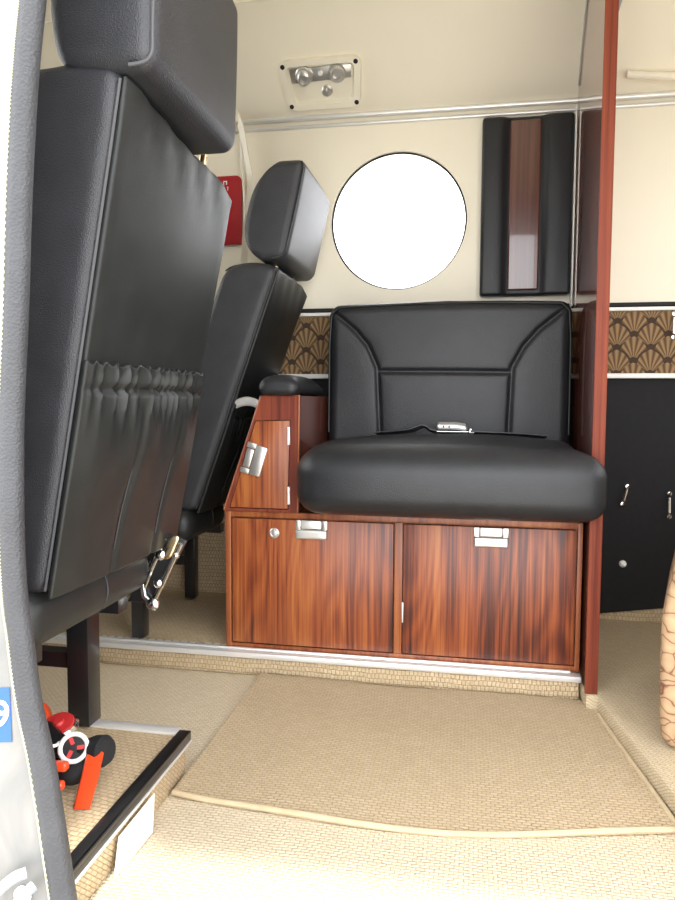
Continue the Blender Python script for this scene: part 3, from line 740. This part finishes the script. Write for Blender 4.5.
for x in (-.040, .040):
    bm = B(); lathe(bm, (x, .022, .005), (0, 0, 1), [(0, .021), (.006, .021), (.009, .019), (.009, .0165), (.012, .016), (.015, .0135), (.015, .010), (.009, .009), (.009, .001)], 28)
    if x < 0:
        for v in bm.verts: v.co.y -= max(0, v.co.z-.012)*.9
    link('air_nozzle', lput(bm), M['satin'], root=un)
bm = B(); lathe(bm, (.000, .024, .005), (0, 0, 1), [(0, .006), (.004, .006), (.006, .003), (.0062, .0004)], 16); link('button', lput(bm), M['white_trim'], root=un)
bm = B(); lathe(bm, (.010, -.018, .001), (0, 0, 1), [(0, .014), (.003, .014), (.005, .011), (.006, .010), (.010, .010), (.0105, .001)], 24); box(bm, .008, .012, -.028, -.008, .010, .014, .001); link('dimmer_knob', lput(bm), M['satin'], root=un)
for (x, y) in ((-.088, .046), (.088, .046), (-.081, -.046), (.081, -.046)):
    bm = B(); lathe(bm, (x*1.0, y, .0125), (0, 0, 1), [(0, .0055), (.0012, .0055), (.0022, .003), (.0022, .0004)], 14); link('screw', lput(bm), M['black_void'], root=un)

# ------------------------------------------------------------------ wall bits
rp = empty('wall_placard', (-.625, 1.772, .965), 'red placard on the cream wall between the two black seats', 'placard')
bm = B()
pts = [(-.70, 1.776, .966), (-.584, 1.776, .968)]+[(-.600+.016*math.cos(R(a)), 1.776, 1.126+.016*math.sin(R(a))) for a in range(0, 91, 15)]+[(-.70, 1.776, 1.142)]
prism(bm, pts, (0, -.007, 0), .001); link('plate', bm, M['red'], root=rp, ang=30)
bm = B()
for (x, z, w, h) in ((-.6285, 1.128, .010, .0022), (-.6325, 1.1225, .0022, .010), (-.6245, 1.1235, .0022, .008), (-.6215, 1.113, .004, .002), (-.6215, 1.108, .002, .006), (-.6285, 1.092, .0022, .007), (-.6260, 1.084, .006, .0020)):
    box(bm, x-w/2, x+w/2, 1.7682, 1.769, z-h/2, z+h/2)
link('white_marks', bm, M['white'], root=rp, smooth=False)
# cream webbing hung from the cornice
stp = empty('shoulder_strap', (-.59, 1.745, 1.10), 'cream webbing strap hanging from the cornice behind the forward seat', 'strap')
bm = B(); ribbon(bm, smooth_path([(-.605, 1.752, 1.295), (-.588, 1.745, 1.290), (-.578, 1.744, 1.262), (-.569, 1.748, 1.21), (-.556, 1.752, 1.13), (-.56, 1.755, 1.06), (-.57, 1.755, .98), (-.575, 1.755, .90)], 8), .016, .003)
for v in bm.verts: pass
link('webbing', bm, M['ivory'], root=stp, ang=30)
bm = B(); tube(bm, smooth_path([(-.586, 1.752, 1.262), (-.580, 1.754, 1.22), (-.579, 1.756, 1.16), (-.572, 1.756, 1.08), (-.572, 1.758, .99), (-.572, 1.758, .88)], 8), .0032, 8); link('cord', bm, M['cream_band'], root=stp)
bm = B(); box(bm, -.628, -.585, 1.750, 1.772, 1.268, 1.298, .004); link('anchor', bm, M['ivory'], root=stp)
# conduit under the ceiling right of the partition
bm = B(); tube(bm, [(.338, 1.722, 1.300), (.45, 1.718, 1.284), (.75, 1.712, 1.245), (1.25, 1.71, 1.20)], .0085, 14)
tag(link('conduit_pipe', bm, M['ivory']), 'cream pipe under the ceiling right of the rosewood partition', 'pipe')
# chrome catches
def catch(a, b, label, y=WY):
    r = empty('chrome_catch', (a[0], y, b[1]), label, 'catch', 'chrome catches on the right wall')
    for p in (a, b):
        bm = B(); lathe(bm, (p[0], y+.002, p[1]), (0, -1, 0), [(0, .0075), (.004, .0075), (.008, .005), (.009, .001)], 14); link('stud', bm, M['chrome'], root=r)
    bm = B(); tube(bm, [(a[0]+(b[0]-a[0])*.16, y-.004, a[1]+(b[1]-a[1])*.16), (a[0]+(b[0]-a[0])*.84, y-.004, a[1]+(b[1]-a[1])*.84)], .0035, 8); link('rod', bm, M['chrome'], root=r)
catch((.381, .361), (.371, .318), 'chrome catch tilted on the black wall panel beside the partition')
catch((.4755, .346), (.4770, .291), 'upright chrome catch on the black wall panel at the right edge')
catch((.4700, .770), (.4700, .716), 'chrome catch on the brown fan patterned cloth at right', WY-.006)
bm = B(); lathe(bm, (.3765, WY+.002, .171), (0, -1, 0), [(0, .0085), (.004, .0085), (.008, .005), (.009, .001)], 18)
tag(link('round_stud', bm, M['white_trim']), 'single round white stud low on the black wall panel', 'stud')

# ------------------------------------------------------------------ patterned seat edge at the right
ps = empty('patterned_seat', (.5, 1.30, .036), 'tan leaf patterned seat cut off by the right side of the picture', 'seat')
bm = B(); softbox(bm, (.288, 1.095, .0365), (.62, 1.40, .46), .022, (16, 14, 14), lambda p, q: (p.x+.19*max(0, p.z-.24)+.30*(p.y-1.095)+.010*max(0, -q.z)**6*max(0, -q.x), p.y, p.z), 5); link('cushion', bm, M['leaf'], root=ps, ang=70)
# ------------------------------------------------------------------ fire extinguisher
ex = empty('fire_extinguisher', (-.60, .86, .058), 'orange red fire extinguisher with a round gauge lying on the near step', 'fire extinguisher')
ez = .060
bm = B(); lathe(bm, (-.640, .905, ez+.046), (-1, 0, 0), [(-.05, .014), (-.035, .018), (-.02, .036), (0, .044), (.02, .0455), (.24, .0455), (.27, .03), (.275, .002)], 32); link('cylinder', bm, M['orange'], root=ex)
bm = B(); lathe(bm, (-.584, .905, ez+.046), (0, -.35, 1), [(-.02, .010), (0, .012), (.006, .024), (.012, .026), (.016, .022)], 28); cp = link('cap', bm, M['chrome'], root=ex)
bm = B(); lathe(bm, (-.584, .8995, ez+.0615), (0, -.35, 1), [(0, .021), (.002, .020), (.003, .008), (.006, .006), (.006, .0005)], 28); link('cap_face', bm, M['gauge'], parent=cp, root=ex)
bm = B()
gc = V((-.5385, .862, ez+.051)); gd = V((.35, -.80, .5)).normalized(); gu = gd.orthogonal().normalized(); gw = gd.cross(gu)
tube(bm, [gc+gd*.004+(gu*math.cos(2*math.pi*k/36)+gw*math.sin(2*math.pi*k/36))*.0165 for k in range(36)], .0030, 8, closed=True); ga = link('gauge', bm, M['white_trim'], root=ex)
bm = B(); lathe(bm, gc, gd, [(-.010, .012), (0, .0155), (.0035, .0155), (.0036, .0004)], 28); link('gauge_body', bm, M['black_metal'], parent=ga, root=ex)
bm = B()
for a in (20, 140, 250):
    d_ = gu*math.cos(R(a))+gw*math.sin(R(a)); s_ = gd.cross(d_)
    prism(bm, [gc+gd*.0042+d_*.004-s_*.003, gc+gd*.0042+d_*.013-s_*.0025, gc+gd*.0042+d_*.013+s_*.0025, gc+gd*.0042+d_*.004+s_*.002], gd*.0006)
link('gauge_face', bm, M['gauge'], parent=ga, root=ex, smooth=False)
bm = B(); tube(bm, [(-.60, .890, ez+.052), (-.57, .872, ez+.048), (-.545, .868, ez+.045), (-.520, .872, ez+.042)], [.016, .015, .013, .012], 16); link('valve_body', bm, M['black_metal'], root=ex)
bm = B(); lathe(bm, (-.535, .880, ez+.040), (1, -.15, .12), [(0, .012), (.018, .019), (.032, .020), (.038, .016), (.040, .002)], 22); link('nozzle', bm, M['black_matt'], root=ex)
# curved orange bracket plate
bm = B(); prism(bm, [(x-.044, y+.06, z) for x, y, z in ((-.474, .800, .108), (-.462, .802, .1115), (-.451, .800, .110), (-.447, .778, .088), (-.447, .757, .0605), (-.466, .752, .0605), (-.468, .768, .078), (-.470, .780, .090))], (-.004, .004, -.001), .0012); link('bracket', bm, M['orange'], root=ex, ang=30)
for (y, z) in ((.832, .040), (.822, .020)):
    bm = B(); softbox(bm, (-.606, y-.006, ez+z-.006), (-.532, y+.006, ez+z+.006), .004, (6, 2, 2), lambda p, q: (p.x, p.y+.10*(p.x+.58), p.z), 3); link('lever', bm, M['orange'], root=ex)
bm = B(); tube(bm, smooth_path([(-.585, .850, ez+.058), (-.570, .838, ez+.062), (-.556, .846, ez+.060), (-.560, .862, ez+.056)], 6), .0022, 8); tube(bm, smooth_path([(-.60, .846, ez+.050), (-.588, .832, ez+.052), (-.572, .838, ez+.054)], 6), .0022, 8); link('safety_pin', bm, M['white_trim'], root=ex)
bm = B(); tube(bm, smooth_path([(-.60, .875, ez+.018), (-.565, .862, ez+.020), (-.535, .850, ez+.022), (-.522, .866, ez+.026)], 6), .013, 12); link('hose', bm, M['black_matt'], root=ex)

for o in ex.children_recursive:
    for v in o.data.vertices: v.co += V((.044, -.060, 0))
# ------------------------------------------------------------------ light, sky, camera
w = bpy.data.worlds.new('sky'); SC.world = w; w.use_nodes = True
nt = w.node_tree; bg = nt.nodes['Background']
tc = N(nt, 'ShaderNodeTexCoord'); sp = N(nt, 'ShaderNodeSeparateXYZ'); L(nt, tc.outputs['Generated'], sp.inputs[0])
L(nt, ramp(nt, val(nt, 'ADD', val(nt, 'MULTIPLY', sp.outputs[2], .5), .5), [(.40, (.58, .56, .52)), (.52, (.96, .97, 1.0))]), bg.inputs[0]); bg.inputs[1].default_value = 3.0
sd = bpy.data.lights.new('sun', 'SUN'); sd.energy = 2.7; sd.angle = R(3); sd.color = (1, .96, .88)
so = bpy.data.objects.new('sun', sd); COL.objects.link(so); so.rotation_euler = (R(9), R(4), 0)

cd = bpy.data.cameras.new('camera'); cam = bpy.data.objects.new('camera', cd); COL.objects.link(cam)
cd.sensor_fit = 'VERTICAL'; cd.sensor_height = 36; cd.lens = 36*700/900; cd.clip_start = .02
yaw, pit, rol = R(10.54), R(3.91), R(.3)
fw = V((-math.sin(yaw)*math.cos(pit), math.cos(yaw)*math.cos(pit), -math.sin(pit)))
rt = V((math.cos(yaw), math.sin(yaw), 0)); up = rt.cross(fw)
r2 = rt*math.cos(rol)+up*math.sin(rol); u2 = r2.cross(fw)
cam.matrix_world = Matrix(((r2.x, u2.x, -fw.x, 0), (r2.y, u2.y, -fw.y, 0), (r2.z, u2.z, -fw.z, .56), (0, 0, 0, 1)))
SC.camera = cam
vs_ = SC.view_settings; vs_.view_transform = 'Standard'; vs_.look = 'None'; vs_.gamma = 1; vs_.use_curve_mapping = False; vs_.exposure = 0.98
